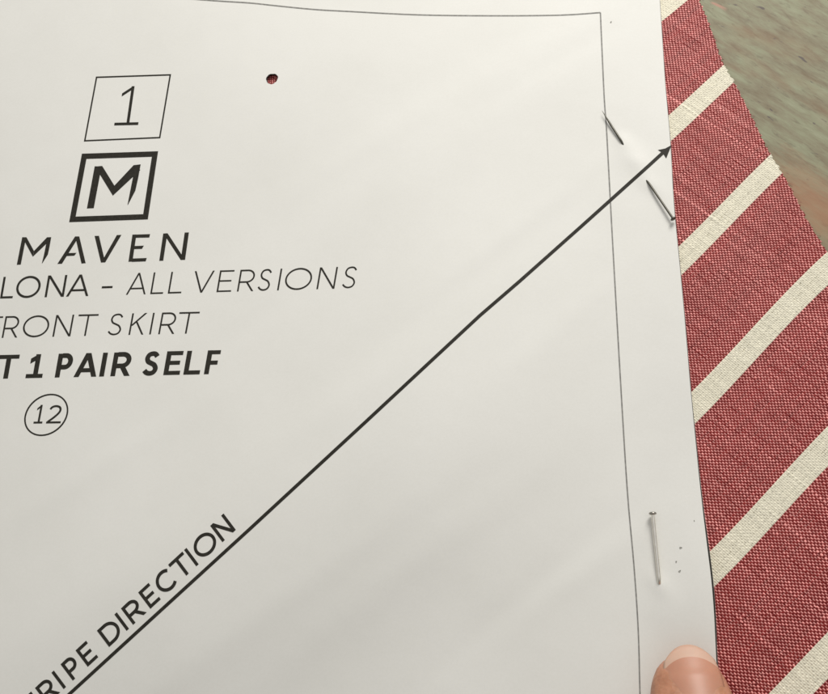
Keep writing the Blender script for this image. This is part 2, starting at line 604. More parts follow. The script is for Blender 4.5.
M_thread_red = thread_material('red_thread', (0.42, 0.12, 0.11))
M_thread_cream = thread_material('cream_thread', (0.70, 0.62, 0.46))
for k, (v, ln, cr) in enumerate([(14, 0.7, 0), (38, 0.8, 0), (58, 0.9, 0), (71, 0.7, 1), (93, 0.9, 0), (104, 1.3, 1), (117, 0.8, 0), (136, 0.9, 0), (149, 0.7, 0),
                                 (163, 0.8, 1), (184, 1.0, 0), (203, 0.8, 0), (221, 1.2, 1), (236, 0.9, 0), (246, 0.7, 0)]):
    u = np.interp(v, [p[1] for p in edge_px], [p[0] for p in edge_px])
    x, y = P2(u, v)
    x -= 0.0004
    a = math.radians(random.uniform(-50, 20)); bend = random.uniform(-0.5, 0.5)
    pts = []
    for q in range(9):
        f = q / 8
        aa = a + bend * f * 1.5
        pts.append((x + math.cos(aa) * ln * f * MM * 1.3, y + math.sin(aa) * ln * f * MM * 1.3, (0.45 - 0.33 * f + 0.12 * math.sin(3 * f + k)) * MM))
    VV, FF = tube(pts, [0.055 * MM * (1 - 0.6 * q / 8) for q in range(9)], 6)
    link('loose_thread', py_mesh('loose_thread', VV, FF), M_thread_cream if cr else M_thread_red, fabric)

# ------------------------------------------------------------------ paper
gz = {}


def G(x, y, u, v, sx, sy, ang=0.0):
    """bump centred on a photo position, sizes in mm, turned by ang degrees"""
    key = (u, v)
    if key not in gz: gz[key] = P2(u, v, PZ)
    cx_, cy_ = gz[key]
    c, s = math.cos(math.radians(ang)), math.sin(math.radians(ang))
    a = ((x - cx_) * c + (y - cy_) * s) / (sx * MM)
    b = (-(x - cx_) * s + (y - cy_) * c) / (sy * MM)
    return np.exp(-0.5 * (a * a + b * b))


CREASES = [(500, 245, 16, 1.6, 0.15, 38), (440, 300, 20, 2.4, -0.16, 36), (560, 330, 10, 1.8, 0.12, 42), (380, 140, 18, 2.2, 0.13, 30), (250, 330, 14, 1.8, -0.10, 41),
           (90, 480, 18, 2.0, 0.16, 30), (180, 520, 16, 2.6, -0.15, 33), (420, 560, 22, 2.4, 0.17, 36), (520, 600, 14, 1.6, -0.13, 38), (330, 420, 20, 2.2, 0.11, 33),
           (600, 560, 9, 1.6, 0.14, 34), (560, 60, 12, 1.8, -0.12, 30), (60, 160, 14, 2.2, 0.12, 35), (290, 600, 22, 2.0, 0.14, 34), (640, 420, 7, 2.0, -0.10, 60)]
BIG = P2(240, 684, PZ)


def paper_z(x, y):
    h = 0
    h = h + 0.10 * np.sin(x / 0.0135 + y / 0.021 + 0.6) + 0.07 * np.sin(-x / 0.023 + y / 0.0125 + 2.1)
    # long soft folds running up to the right
    h = h + 0.55 * G(x, y, 110, 590, 40, 7, 33) - 0.25 * G(x, y, 330, 640, 60, 9, 30)
    h = h + 0.40 * G(x, y, 300, 250, 45, 8, 40) + 0.25 * G(x, y, 520, 90, 35, 6, 35) + 0.25 * G(x, y, 480, 420, 40, 7, 40)
    # faint handling creases
    for (u, v, ln, wd, am, an) in CREASES:
        h = h + am * G(x, y, u, v, ln, wd, an)
    # puckers where the pins go through
    for (u, v, am) in ((622, 141, 0.20), (650, 184, 0.20), (659, 584, 0.24), (636, 162, 0.12)):
        h = h + am * G(x, y, u, v, 1.5, 0.9, -58) - 0.5 * am * G(x, y, u + 3, v - 2, 3.5, 2.2, 30)
    # lifted by the pins and at the free edge, pressed by the finger
    h = h + 0.28 * G(x, y, 636, 162, 3.6, 1.8, -58)
    h = h + 0.75 * G(x, y, 712, 596, 4.5, 9.0, 4) + 0.30 * G(x, y, 690, 330, 5, 16, 3)
    h = h + 0.22 * G(x, y, 663, 600, 2.0, 3.5, 0)
    h = h - 0.35 * G(x, y, 690, 672, 6, 6, 0)
    # broad wave added so the sinking slope shades the bottom like a cast shadow
    cx0, cy0 = BIG
    a = ((y - cy0) * 0.86 - (x - cx0) * 0.42) / MM
    h = h + 4.0 / (1 + np.exp(-(a + 2) / 5.6)) * np.exp(-0.5 * (np.maximum(a - 12, 0) / 30) ** 2) / (1 + np.exp((x - cx0 - 0.044) / 0.008))
    return PZ + h * MM


def SP(u, v):
    z = PZ
    for _ in range(6):
        x, y = P2(u, v, z)
        z = float(paper_z(x, y))
    return x, y


CELL = 0.62 * MM
pb, pt = P2(500, 830)[1], P2(500, -150)[1]
nyp = int((pt - pb) / CELL)
nxp = int((P2(700, 350)[0] - x_left) / CELL)
ys = pb + (pt - pb) * np.arange(nyp + 1) / nyp
av = np.arange(nxp + 1) / nxp
GX = np.zeros((nyp + 1, nxp + 1)); GY = np.zeros_like(GX)
for r, y in enumerate(ys):
    xe = float(paper_edge(y))
    GX[r] = x_left + (xe - x_left) * av; GY[r] = y
d2 = (GX - hx) ** 2 + (GY - hy) ** 2
r0, c0 = np.unravel_index(np.argmin(d2), d2.shape)
HM = 4
V = [(GX[r, c], GY[r, c]) for r in range(nyp + 1) for c in range(nxp + 1)]
wid = nxp + 1
Fs = []
for r in range(nyp):
    for c in range(nxp):
        if r0 - HM <= r < r0 + HM and c0 - HM <= c < c0 + HM:
            continue
        k = r * wid + c
        Fs.append((k, k + 1, k + wid + 1, k + wid))
ring = [(r0 - HM, c) for c in range(c0 - HM, c0 + HM)] + [(r, c0 + HM) for r in range(r0 - HM, r0 + HM)] + \
       [(r0 + HM, c) for c in range(c0 + HM, c0 - HM, -1)] + [(r, c0 - HM) for r in range(r0 + HM, r0 - HM, -1)]
prev = [r * wid + c for r, c in ring]
outer = [V[k] for k in prev]
HR = 1.2 * MM
ell = []
for k, (ox, oy) in enumerate(outer):
    th = math.atan2(oy - hy, ox - hx)
    rr = HR * (1 + 0.05 * math.sin(3 * th + 0.4) + 0.03 * math.sin(7 * th))
    ell.append((hx + rr * math.cos(th), hy + rr * math.sin(th)))
for f in (0.35, 0.7, 0.9, 1.0):
    cur = []
    for (ox, oy), (ex, ey) in zip(outer, ell):
        cur.append(len(V)); V.append((ox + (ex - ox) * f, oy + (ey - oy) * f))
    for k in range(len(prev)):
        k2 = (k + 1) % len(prev)
        Fs.append((prev[k], prev[k2], cur[k2], cur[k]))
    prev = cur
VA = np.array(V)
ZA = paper_z(VA[:, 0], VA[:, 1])
me = np_mesh('pattern_sheet', np.column_stack([VA, ZA]), np.array(Fs))
paper = link('paper_pattern', me, M_paper)
tag(paper, 'white printed sewing pattern sheet with a long diagonal arrow, pinned over the striped fabric', 'paper pattern')
sol = paper.modifiers.new('thickness', 'SOLIDIFY')
sol.thickness = 0.12 * MM
sol.offset = -1.0
es = paper.modifiers.new('crisp_rim', 'EDGE_SPLIT')
es.split_angle = math.radians(40)

# ------------------------------------------------------------------ printing
def outline(pts, w, closed=False):
    """left and right edges of a line of width w (one number or one per point)"""
    pts = [np.array(p, float) for p in pts]
    n = len(pts)
    ws = [w] * n if np.isscalar(w) else list(w)
    L, R = [], []
    for i in range(n):
        if closed:
            a, b, c = pts[i - 1], pts[i], pts[(i + 1) % n]
        else:
            a, b, c = pts[max(i - 1, 0)], pts[i], pts[min(i + 1, n - 1)]
        d1 = b - a; d2 = c - b
        if np.linalg.norm(d1) < 1e-9: d1 = d2
        if np.linalg.norm(d2) < 1e-9: d2 = d1
        d1 = d1 / np.linalg.norm(d1); d2 = d2 / np.linalg.norm(d2)
        n1 = np.array([-d1[1], d1[0]]); n2 = np.array([-d2[1], d2[0]])
        m = n1 + n2
        q = np.linalg.norm(m)
        if q < 0.3:
            m = n1; k = 1.0
        else:
            m = m / q; k = min(1 / max(m @ n1, 0.3), 2.5)
        off = m * k * ws[i] / 2
        L.append(b + off); R.append(b - off)
    return L, R


_lay = [0]


class Ink:
    """ribbons of ink following the sheet"""

    def __init__(self):
        self.V, self.F = [], []

    def ribbon(self, pts, w, closed=False, step=4.0):
        """pts in photo positions on the sheet"""
        L, R = outline(pts, w, closed)
        self.strip(L, R, closed, step)

    def strip(self, L, R, closed=False, step=4.0):
        L = [np.array(p, float) for p in L]; R = [np.array(p, float) for p in R]
        n = len(L)
        _lay[0] = (_lay[0] + 1) % 12
        z = (0.022 + 0.0025 * _lay[0]) * MM
        idx = []
        seg = list(range(n)) + ([0] if closed else [])
        for si in range(len(seg) - 1):
            i, j = seg[si], seg[si + 1]
            m = max(1, int(np.linalg.norm((L[j] + R[j] - L[i] - R[i]) / 2) / step))
            for q in range(m):
                f = q / m
                idx.append((L[i] * (1 - f) + L[j] * f, R[i] * (1 - f) + R[j] * f))
        if not closed:
            idx.append((L[-1], R[-1]))
        s = len(self.V)
        for l, r in idx:
            for p in (l, r):
                x, y = SP(p[0], p[1])
                self.V.append((x, y, float(paper_z(x, y)) + z))
        m = len(idx)
        for k in range(m if closed else m - 1):
            a, b = s + 2 * k, s + 2 * ((k + 1) % m)
            self.F.append((a, a + 1, b + 1, b))

    def build(self, name, mat, parent):
        me = py_mesh(name, self.V, self.F, False)
        bm = bmesh.new(); bm.from_mesh(me)
        for f in bm.faces:
            f.normal_update()
            if f.normal.z < 0: f.normal_flip()
        bm.to_mesh(me); bm.free()
        return link(name, me, mat, parent)


def arc(cx, cy, rx, ry, a0, a1, n=14):
    return [(cx + rx * math.cos(math.radians(a0 + (a1 - a0) * k / n)), cy + ry * math.sin(math.radians(a0 + (a1 - a0) * k / n))) for k in range(n + 1)]


def catmull(pts, n=5):
    out = []
    P_ = [pts[0]] + list(pts) + [pts[-1]]
    for i in range(1, len(P_) - 2):
        p0, p1, p2, p3 = [np.array(P_[i + k], float) for k in (-1, 0, 1, 2)]
        for q in range(n):
            t = q / n
            out.append(tuple(0.5 * ((2 * p1) + (-p0 + p2) * t + (2 * p0 - 5 * p1 + 4 * p2 - p3) * t * t + (-p0 + 3 * p1 - 3 * p2 + p3) * t ** 3)))
    out.append(tuple(pts[-1]))
    return out


def glyph(ch, W, H, w):
    """strokes of a plain geometric capital, W wide, H high, stroke w: ('c', points, closed) an even line,
    ('h', (a, b), 0) a stem or diagonal cut level at both ends"""
    h = w / 2
    bw = w * (0.86 if w > 4 else 0.96)             # bars a little thinner than stems
    hb = bw / 2
    T = H - hb

    def dh(dx):                                     # half width, measured level, of a diagonal that runs dx sideways
        return h * math.hypot(dx, H) / H

    def st(x, y0=0.0, y1=None): return ('h', ((x, y0), (x, H if y1 is None else y1)), 0)

    def bar(y, x0, x1): return ('b', ((x0, y), (x1, y)), 0)

    if ch == 'I': return [st(W / 2)]
    if ch == 'L': return [st(h), bar(hb, w * .9, W)]
    if ch == 'T': return [bar(T, 0, W), st(W / 2, 0, T)]
    if ch == 'E': return [st(h), bar(hb, w * .9, W), bar(H * .51, w * .9, W * .90), bar(T, w * .9, W)]
    if ch == 'F': return [st(h), bar(H * .48, w * .9, W * .9), bar(T, w * .9, W)]
    if ch == 'N':
        d = dh(W * .8)
        return [st(h), st(W - h), ('h', ((d, H), (W - d, 0)), 0)]
    if ch in 'VA':
        d = dh(W / 2)
        y = H * .28
        if ch == 'V': return [('h', ((d, H), (W / 2, 0)), 0), ('h', ((W - d, H), (W / 2, 0)), 0)]
        x = (W / 2 - d) * y / H + d
        return [('h', ((d, 0), (W / 2, H)), 0), ('h', ((W - d, 0), (W / 2, H)), 0), bar(y, x, W - x)]
    if ch == 'O': return [('c', arc(W / 2, H / 2, W / 2 - h, H / 2 - h * .8, 0, 352, 43), 1)]
    if ch == 'C': return [('c', arc(W * .55, H / 2, W * .55 - h, H / 2 - h * .8, 47, 313, 30), 0)]
    if ch == 'D': return [st(h), ('c', [(w * .9, T), (W * .42, T)] + arc(W * .42, H / 2, W * .58 - h, T - H / 2, 82, -82, 18) + [(W * .42, hb), (w * .9, hb)], 0)]
    if ch in 'PRB':
        b = H * (.43 if ch != 'B' else .53)
        ry = (T - b) / 2
        cx_ = W * .5
        o = [st(h), ('c', [(w * .9, T), (cx_, T)] + arc(cx_, b + ry, W * .95 - h - cx_, ry, 80, -80, 14) + [(cx_, b), (w * .9, b)], 0)]
        if ch == 'R':
            d = h * 1.15
            o.append(('h', ((W * .50, b + hb * .2), (W - d, 0)), 0))
        if ch == 'B': o.append(('c', [(cx_, b)] + arc(cx_, (b + hb) / 2, W - h - cx_, (b - hb) / 2, 80, -80, 14) + [(cx_, hb), (w * .9, hb)], 0))
        return o
    if ch == 'S':
        q = [(.93, .85), (.76, .97), (.52, 1.0), (.24, .94), (.12, .765), (.24, .60), (.5, .515), (.78, .42), (.93, .235), (.80, .06), (.50, 0), (.22, .045), (.02, .16)]
        return [('c', catmull([(h + x * (W - w), hb + y * (H - bw)) for x, y in q], 6), 0)]
    if ch == 'U': return [('c', [(h, H)] + arc(W / 2, W / 2, W / 2 - h, W / 2 - h, 180, 360, 18) + [(W - h, H)], 0)]
    if ch == 'K': return [st(h), ('h', ((w * .8, H * .42), (W - h * 1.3, H)), 0), ('h', ((W * .40, H * .60), (W - h * 1.2, 0)), 0)]
    if ch == '-': return [bar(H * .38, 0, W)]
    if ch == '1': return [st(W * .56, bw * .8), ('f', ((W * .56, H), (W * .14, H * .82)), 0), bar(hb, 0, W)]
    if ch == '2':
        q = [(.06, .80), (.2, .94), (.48, 1.0), (.78, .93), (.88, .74), (.76, .53), (.45, .27), (.03, 0.0)]
        return [('c', catmull([(h + x * (W - w), w * .8 + y * (H - w - h)) for x, y in q], 6), 0), bar(hb, 0, W)]
    return []


def strokes(ch, W, H, w):
    """each stroke as left edge, right edge, closed"""
    for kind, pts, closed in glyph(ch, W, H, w):
        if kind == 'h':
            (xa, ya), (xb, yb) = pts
            d = w / 2 * math.hypot(xb - xa, yb - ya) / abs(yb - ya)
            L, R = [(xa - d, ya), (xb - d, yb)], [(xa + d, ya), (xb + d, yb)]
        elif kind == 'f':
            L, R = list(pts), [(x, y - 1.1 * w) for x, y in pts]
        elif kind == 'b':
            L, R = outline(pts, w * (0.86 if w > 4 else 0.96))
        else:
            L, R = outline(pts, w, bool(closed))
        yield L, R, bool(closed)


def write(ink, base, slope, up, glyphs, w):
    """base: a photo position on the baseline; slope: rise of the baseline; up: cap height vector; glyphs: (letter, from x, to x)"""
    write_along(ink, base, (1.0, slope), up, glyphs, w)


def write_along(ink, base, d, up, glyphs, w):
    H = math.hypot(*up)

    def m(x0, g):
        return (x0 + g[0] * d[0] + up[0] * g[1] / H, base[1] + (x0 - base[0]) * d[1] / d[0] + g[0] * d[1] + up[1] * g[1] / H)

    for ch, x0, x1 in glyphs:
        for L, R, closed in strokes(ch, (x1 - x0) / d[0], H, w):
            ink.strip([m(x0, g) for g in L], [m(x0, g) for g in R], closed)


def frame(name, tl, tr, br_, bl, w, parent):
    """rectangle given by its outer corners"""
    c = [np.array(p, float) for p in (tl, tr, br_, bl)]
    m = sum(c) / 4
    k = Ink()
    ins = []
    for i in range(4):
        d1 = c[(i + 1) % 4] - c[i]; d2 = c[i - 1] - c[i]
        s = abs(np.cross(d1 / np.linalg.norm(d1), d2 / np.linalg.norm(d2)))
        ins.append(c[i] + (d1 / np.linalg.norm(d1) + d2 / np.linalg.norm(d2)) * (w / 2) / s)
    k.ribbon(ins, w, True)
    return k.build(name, M_ink, parent)


box = frame('number_box', (96, 76.7), (171.2, 74.2), (160.4, 138.4), (83.9, 141.7), 1.5, paper)
k = Ink()
write(k, (114, 125.6), -0.022, (5.6, -39.0), [('1', 114.2, 138.2)], 2.9)
k.build('piece_number', M_ink, box)

logo = frame('logo_frame', (82, 153.8), (158.2, 151.3), (147.9, 219.5), (69.2, 222.3), 5.4, paper)
k = Ink()


def zoomed(sc, ox, oy):
    return lambda *p: [(ox + x / sc, oy + y / sc) for x, y in p]


z = zoomed(3.197, 0, 60)
k.strip(z((278, 475), (303, 340)), z((300, 474), (325, 341)))
k.strip(z((304, 341), (361, 434)), z((327, 339), (366, 402)))
k.strip(z((366, 402), (428, 336)), z((361, 434), (449, 352)))
k.strip(z((428, 336.5), (426, 372), (419, 407), (408, 463)), z((450, 334), (442, 378), (433, 418), (409, 464)))
k.build('logo_letter', M_ink, logo)

k = Ink()
z = zoomed(8.28, 0, 225)
k.strip(z((140, 330), (185, 102)), z((173, 328), (217, 102)))
k.strip(z((187, 103), (273, 263)), z((220, 102), (282, 215)))
k.strip(z((282, 215), (390, 102)), z((273, 263), (422, 120)))
k.strip(z((390, 102), (382, 160), (366, 240), (347, 317)), z((425, 101), (411, 180), (397, 245), (350, 319)))
k.strip(z((475, 323), (622, 95)), z((513, 322), (655, 95)))
k.strip(z((623, 95), (675, 320)), z((657, 95), (710, 317)))
k.strip(z((562, 233), (634, 231)), z((546, 258), (616, 255)))
z = zoomed(7.527, 90, 225)
k.strip(z((35, 83), (83, 283)), z((68, 82), (115, 282)))
k.strip(z((203, 76), (85, 283)), z((237, 75), (115, 282)))
k.strip(z((290, 277), (320, 73)), z((320, 276), (350, 72)))
k.strip(z((340, 73), (453, 69)), z((337, 97), (447, 95)))
k.strip(z((335, 159), (406, 156)), z((330, 182), (392, 180)))
k.strip(z((318, 253), (428, 249)), z((315, 278), (420, 274)))
k.strip(z((522, 270), (552, 65)), z((552, 269), (583, 63)))
k.strip(z((553, 65), (683, 264)), z((585, 63), (716, 263)))
k.strip(z((713, 57), (683, 264)), z((745, 56), (716, 263)))
k.build('maker_name', M_ink, paper)

k = Ink()
b1 = (0.7, 298.6)
write(k, b1, -0.0297, (3.7, -21.7), [('B', -112, -98), ('A', -94, -72), ('R', -66, -50), ('C', -46, -24), ('E', -19, -6),
                                     ('L', 0.0, 12.6), ('O', 14.6, 38.8), ('N', 44.6, 63.8), ('A', 66.0, 88.4), ('-', 100.4, 111.2)], 2.25)
write(k, b1, -0.0297, (3.7, -21.7), [('A', 125.8, 145.6), ('L', 150.2, 163.0), ('L', 167.8, 181.2), ('V', 191.2, 211.2), ('E', 216.5, 231.0), ('R', 236.9, 253.2),
                                     ('S', 256.6, 269.8), ('I', 275.6, 280.2), ('O', 283.4, 310.2), ('N', 316.4, 334.4), ('S', 341.0, 355.0)], 1.65)
k.build('style_name', M_ink, paper)

k = Ink()
write(k, (1.7, 337.9), -0.0233, (4.0, -21.6), [('F', -14.5, -0.6), ('R', 1.7, 17.2), ('O', 21.2, 47.2), ('N', 52.4, 70.4), ('T', 74.9, 94.9), ('S', 106.6, 121.0),
                                              ('K', 128.4, 143.4), ('I', 147.9, 152.1), ('R', 158.2, 174.2), ('T', 175.6, 196.0)], 1.7)
k.build('piece_name', M_ink, paper)

k = Ink()
write(k, (2.7, 378.7), -0.0222, (4.2, -23.8), [('C', -58, -36), ('U', -31, -9), ('T', -4.8, 15.8), ('1', 25.4, 42.2), ('P', 54.7, 71.0), ('A', 73.4, 96.4), ('I', 98.5, 104.6),
                                              ('R', 110.2, 129.6), ('S', 140.8, 157.4), ('E', 163.2, 179.6), ('L', 183.3, 199.6), ('F', 203.9, 217.0)], 4.8)
k.build('cutting_note', M_ink, paper)

k = Ink()
k.ribbon([(46.3 + 20.9 * math.cos(t) + 4.2 * math.sin(t), 414.9 - 0.9 * math.cos(t) - 20.4 * math.sin(t)) for t in np.linspace(0, 2 * math.pi, 49)[:-1]], 1.6, True)
circle = k.build('size_circle', M_ink, paper)
k = Ink()
write(k, (33.2, 423.6), -0.012, (3.5, -18.7), [('1', 33.4, 42.2), ('2', 46.0, 60.6)], 2.1)
k.build('size_number', M_ink, circle)

k = Ink()
k.ribbon([(-140, 885), (69.4, 694), (159, 612), (250, 528.8), (365, 422.5), (480, 315.5), (520, 281), (580, 227.6), (649, 165.6), (666, 150)], 3.4, step=3)
arrow = k.build('direction_arrow', M_ink, paper)
k = Ink()
k.strip([(671.5, 145.2), (665.2, 148.6), (657.8, 150.2)], [(671.5, 145.3), (666.6, 149.6), (662.6, 153.0)], step=2)
k.strip([(671.5, 145.3), (666.6, 149.6), (662.6, 153.0)], [(671.6, 145.3), (669.0, 151.6), (666.2, 158.6)], step=2)
k.build('arrow_head', M_ink, arrow)

k = Ink()
sl = -0.925
DX = 1 / math.hypot(1, sl)


def dx_(x): return x + 2.5 * float(np.interp(x, [165, 225], [1, 0]))


write_along(k, (88.0, 666.6), (DX, sl * DX), (-12.3, -16.4),
            [(c, dx_(a), dx_(b) if b < 160 else b + dx_(a) - a) for c, a, b in
             [('S', 11, 21.5), ('T', 27.0, 41.0), ('R', 44.8, 57.8), ('I', 60.6, 64.4), ('P', 70.4, 81.6), ('E', 85.4, 95.9), ('D', 106.8, 121.6), ('I', 123.4, 127.4),
              ('R', 130.7, 144.2), ('E', 148, 158.4), ('C', 161.6, 177.0), ('T', 178.6, 192.8), ('I', 194.3, 198.3), ('O', 200.8, 219.4), ('N', 222.4, 235.8)]], 3.3)
k.build('direction_note', M_ink, paper)

k = Ink()
k.ribbon(catmull([(150, -4), (216, 1), (250.5, 3.2), (277, 6), (314, 9.6), (349, 11.6), (418, 15.0), (490, 15.9), (560, 15.3), (600.4, 12.7)], 4), 1.25)
k.ribbon(catmull([(600.4, 12.7), (604.1, 95), (606.5, 129), (610, 194), (613, 249), (620, 372), (627.3, 490), (634, 566), (638.3, 631), (640, 694), (643, 790)], 5), 1.35)
k.build('seam_line', M_grey, paper)

def edge_line(v0, v1):  # printed cut line; its faint upper run is painted-in contact shadow
    L, R = [], []
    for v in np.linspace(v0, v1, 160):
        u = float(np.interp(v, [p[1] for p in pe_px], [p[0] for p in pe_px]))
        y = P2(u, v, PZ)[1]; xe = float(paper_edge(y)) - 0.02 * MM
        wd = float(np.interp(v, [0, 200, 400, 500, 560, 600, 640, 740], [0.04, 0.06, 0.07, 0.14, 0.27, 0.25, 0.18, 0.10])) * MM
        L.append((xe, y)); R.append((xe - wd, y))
    V_, F_ = [], []
    for a, b in zip(L, R):
        for p in (a, b): V_.append((p[0], p[1], float(paper_z(*p)) + 0.03 * MM))
    for i in range(len(L) - 1): F_.append((2 * i, 2 * i + 2, 2 * i + 3, 2 * i + 1))
    return V_, F_


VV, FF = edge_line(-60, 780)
link('cut_line_edge_shade', py_mesh('cut_line_edge_shade', VV, FF, False), M_ink, paper)

# punched mark: a printed dot cut out a little off centre
k = Ink()
ra = []
for t in np.linspace(math.radians(15), math.radians(235), 26):
    ra.append(P2(272.6, 79.8, PZ) + np.array([math.cos(t), math.sin(t)]) * HR * (1 + 0.05 * math.sin(3 * t + 0.4) + 0.03 * math.sin(7 * t)))
Vr, Fr = [], []
for i, p in enumerate(ra):
    t = i / 25
    c = np.array([hx, hy]); d = (p - c) / np.linalg.norm(p - c)
    wdt = (0.02 + 0.16 * math.sin(math.pi * t)) * MM
    for q in (p - d * 0.0, p + d * wdt):
        Vr.append((q[0], q[1], float(paper_z(q[0], q[1])) + 0.03 * MM))
for i in range(25):
    Fr.append((2 * i, 2 * i + 2, 2 * i + 3, 2 * i + 1))
nb = len(Vr)                                       # dark strip down the cut edge
for t in np.linspace(math.radians(5), math.radians(245), 40):
    rr = HR * (1 + 0.05 * math.sin(3 * t + 0.4) + 0.03 * math.sin(7 * t)) - 0.02 * MM
    px_, py_ = hx + rr * math.cos(t), hy + rr * math.sin(t)
    zz = float(paper_z(px_, py_))
    Vr.append((px_, py_, zz + 0.03 * MM)); Vr.append((px_, py_, zz - 0.17 * MM))
for i in range(39):
    Fr.append((nb + 2 * i, nb + 2 * i + 1, nb + 2 * i + 3, nb + 2 * i + 2))
link('punch_mark', py_mesh('punch_mark', Vr, Fr, False), M_ink, paper)

# pricks left by earlier pins: little torn craters
for (u, v, r, dark) in ((611, 23, 0.17, 1), (680.4, 548, 0.18, 1), (679.4, 571.4, 0.19, 1), (676, 562, 0.13, 1), (694, 521, 0.09, 1)):
    cx_, cy_ = P2(u, v, PZ)
    Vr, Fr = [], []
    N = 14
    e = random.uniform(0.5, 0.7); an = random.uniform(0, 3)
    for ri, (f, dz) in enumerate(((0.12, 0.012), (0.5, 0.03), (0.8, 0.07), (1.0, 0.085), (1.25, 0.02))):
        for q in range(N):
            th = 2 * math.pi * q / N
            rr = r * MM * f * (1 + 0.18 * math.sin(3 * th + u) * (f > 0.4))
            a, b = rr * math.cos(th), rr * math.sin(th) * e
            x = cx_ + a * math.cos(an) - b * math.sin(an); y = cy_ + a * math.sin(an) + b * math.cos(an)
            Vr.append((x, y, float(paper_z(x, y)) + dz * MM))
    for ri in range(4):
        for q in range(N):
            q2 = (q + 1) % N
            Fr.append((ri * N + q, (ri + 1) * N + q, (ri + 1) * N + q2, ri * N + q2))
    Fr.append(tuple(range(N)))
    link('pin_prick', py_mesh('pin_prick', Vr, Fr), M_hole, paper)


# ------------------------------------------------------------------ pins
def pin(name, pts, radius, head_r, mat, label):
    """pts from head to point"""
    root = bpy.data.objects.new(name, None)
    root.empty_display_size = 0.005
    root.location = pts[0]
    S.collection.objects.link(root)
    tag(root, label, 'pin', 'dressmaking pins in the paper')
    o = Vector(pts[0])
    pl = [Vector(p) - o for p in pts]
    n = len(pl)
    rad = []
    tot = [0.0]
    for i in range(1, n): tot.append(tot[-1] + (pl[i] - pl[i - 1]).length)
    for i in range(n):
        left = tot[-1] - tot[i]
        rad.append(radius * min(1.0, 0.12 + left / (3.2 * MM)))
    VV, FF = tube(pl, rad, 16)
    link('shaft', py_mesh('shaft', VV, FF), mat, root)
    d = (pl[1] - pl[0]).normalized()
    prof = [(-0.30, 0.0), (-0.30, 0.45), (-0.24, 0.8), (-0.10, 1.0), (0.05, 1.0), (0.17, 0.8), (0.25, 0.42)]
    VV, FF = tube([d * (x * head_r * 1.5) for x, _ in prof], [max(r, 0.02) * head_r for _, r in prof], 20)
    link('head', py_mesh('head', VV, FF), M_steel_dark_refl if mat is M_steel_dark_refl else M_head, root)
    return root


def path(a, b, hs, n=40):
    """straight in plan from photo position a to b; hs: list of (fraction, height above the sheet mm)"""
    pa, pb_ = np.array(P2(*a, PZ)), np.array(P2(*b, PZ))
    out = []
    fx = [h[0] for h in hs]; hz = [h[1] for h in hs]
    for i in range(n + 1):
        f = i / n
        p = pa + (pb_ - pa) * f
        # smooth height
        z = sum(np.interp(f + q * 0.004, fx, hz) for q in range(-4, 5)) / 9
        out.append((p[0], p[1], PZ + z * MM))
    return out


def hsheet(u, v):
    x, y = P2(u, v, PZ)
    return (float(paper_z(x, y)) - PZ) / MM


ea, eb = hsheet(649.5, 183), hsheet(622, 142)
pin('dressmaking_pin', path((672.6, 221.5), (602, 112.5), [(0, hsheet(672, 221) + 0.80), (0.15, hsheet(664, 206) + 0.62), (0.32, ea + 0.24), (0.36, ea - 0.28), (0.52, min(ea, eb) - 0.45), (0.68, eb - 0.28), (0.72, eb + 0.24), (0.86, hsheet(610, 126) + 0.42), (1, hsheet(602, 113) + 0.62)], 100),
    0.195 * MM, 0.48 * MM, M_steel_dark_refl, 'dark pin woven through the paper beside the arrow tip, its point and head both showing')
e2 = hsheet(659.2, 583)
pin('dressmaking_pin', path((652.3, 514.6), (667, 661), [(0, hsheet(652, 515) + 0.95), (0.25, hsheet(656, 550) + 0.66), (0.455, e2 + 0.36), (0.49, e2 - 0.34), (0.7, e2 - 0.62), (1, -0.7)], 100),
    0.285 * MM, 0.60 * MM, M_steel, 'bright silver pin standing near upright above the fingertip, flat head uppermost')

# ------------------------------------------------------------------ person: the hand pressing the paper
def loft(rings):
    """rings: lists of points (same count); closed ends"""
    V, Fs = [], []
    n = len(rings[0])
    for r in rings: V += [tuple(p) for p in r]
    for i in range(len(rings) - 1):
        for k in range(n):
            k2 = (k + 1) % n
            Fs.append((i * n + k, i * n + k2, (i + 1) * n + k2, (i + 1) * n + k))
    Fs.append(tuple(range(n))[::-1]); Fs.append(tuple((len(rings) - 1) * n + k for k in range(n)))
    return V, Fs


def chain(pts, prof, up=Vector((0, 0, 1)), n=28, lateral=None, e=0.88):
    """pts: centre line (mm); prof: (half width, top, bottom) for each point"""
    rings = []
    m = len(pts)
    for i, p in enumerate(pts):
        p = Vector(p)
        d = (Vector(pts[min(i + 1, m - 1)]) - Vector(pts[max(i - 1, 0)])).normalized()
        lat = lateral.copy() if lateral else d.cross(up).normalized()
        lat = (lat - d * lat.dot(d)).normalized()
        nrm_ = lat.cross(d).normalized()
        if nrm_.dot(up) < 0 and lateral is None: nrm_ = -nrm_
        w, t_, b_ = prof[i]
        ring = []
        for k in range(n):
            th = 2 * math.pi * k / n
            c, s = math.cos(th), math.sin(th)
            cc = math.copysign(abs(c) ** e, c); ss_ = math.copysign(abs(s) ** e, s)
            ring.append(p + lat * (cc * w) + nrm_ * (ss_ * (t_ if s > 0 else b_)))
        rings.append(ring)
    return loft(rings)


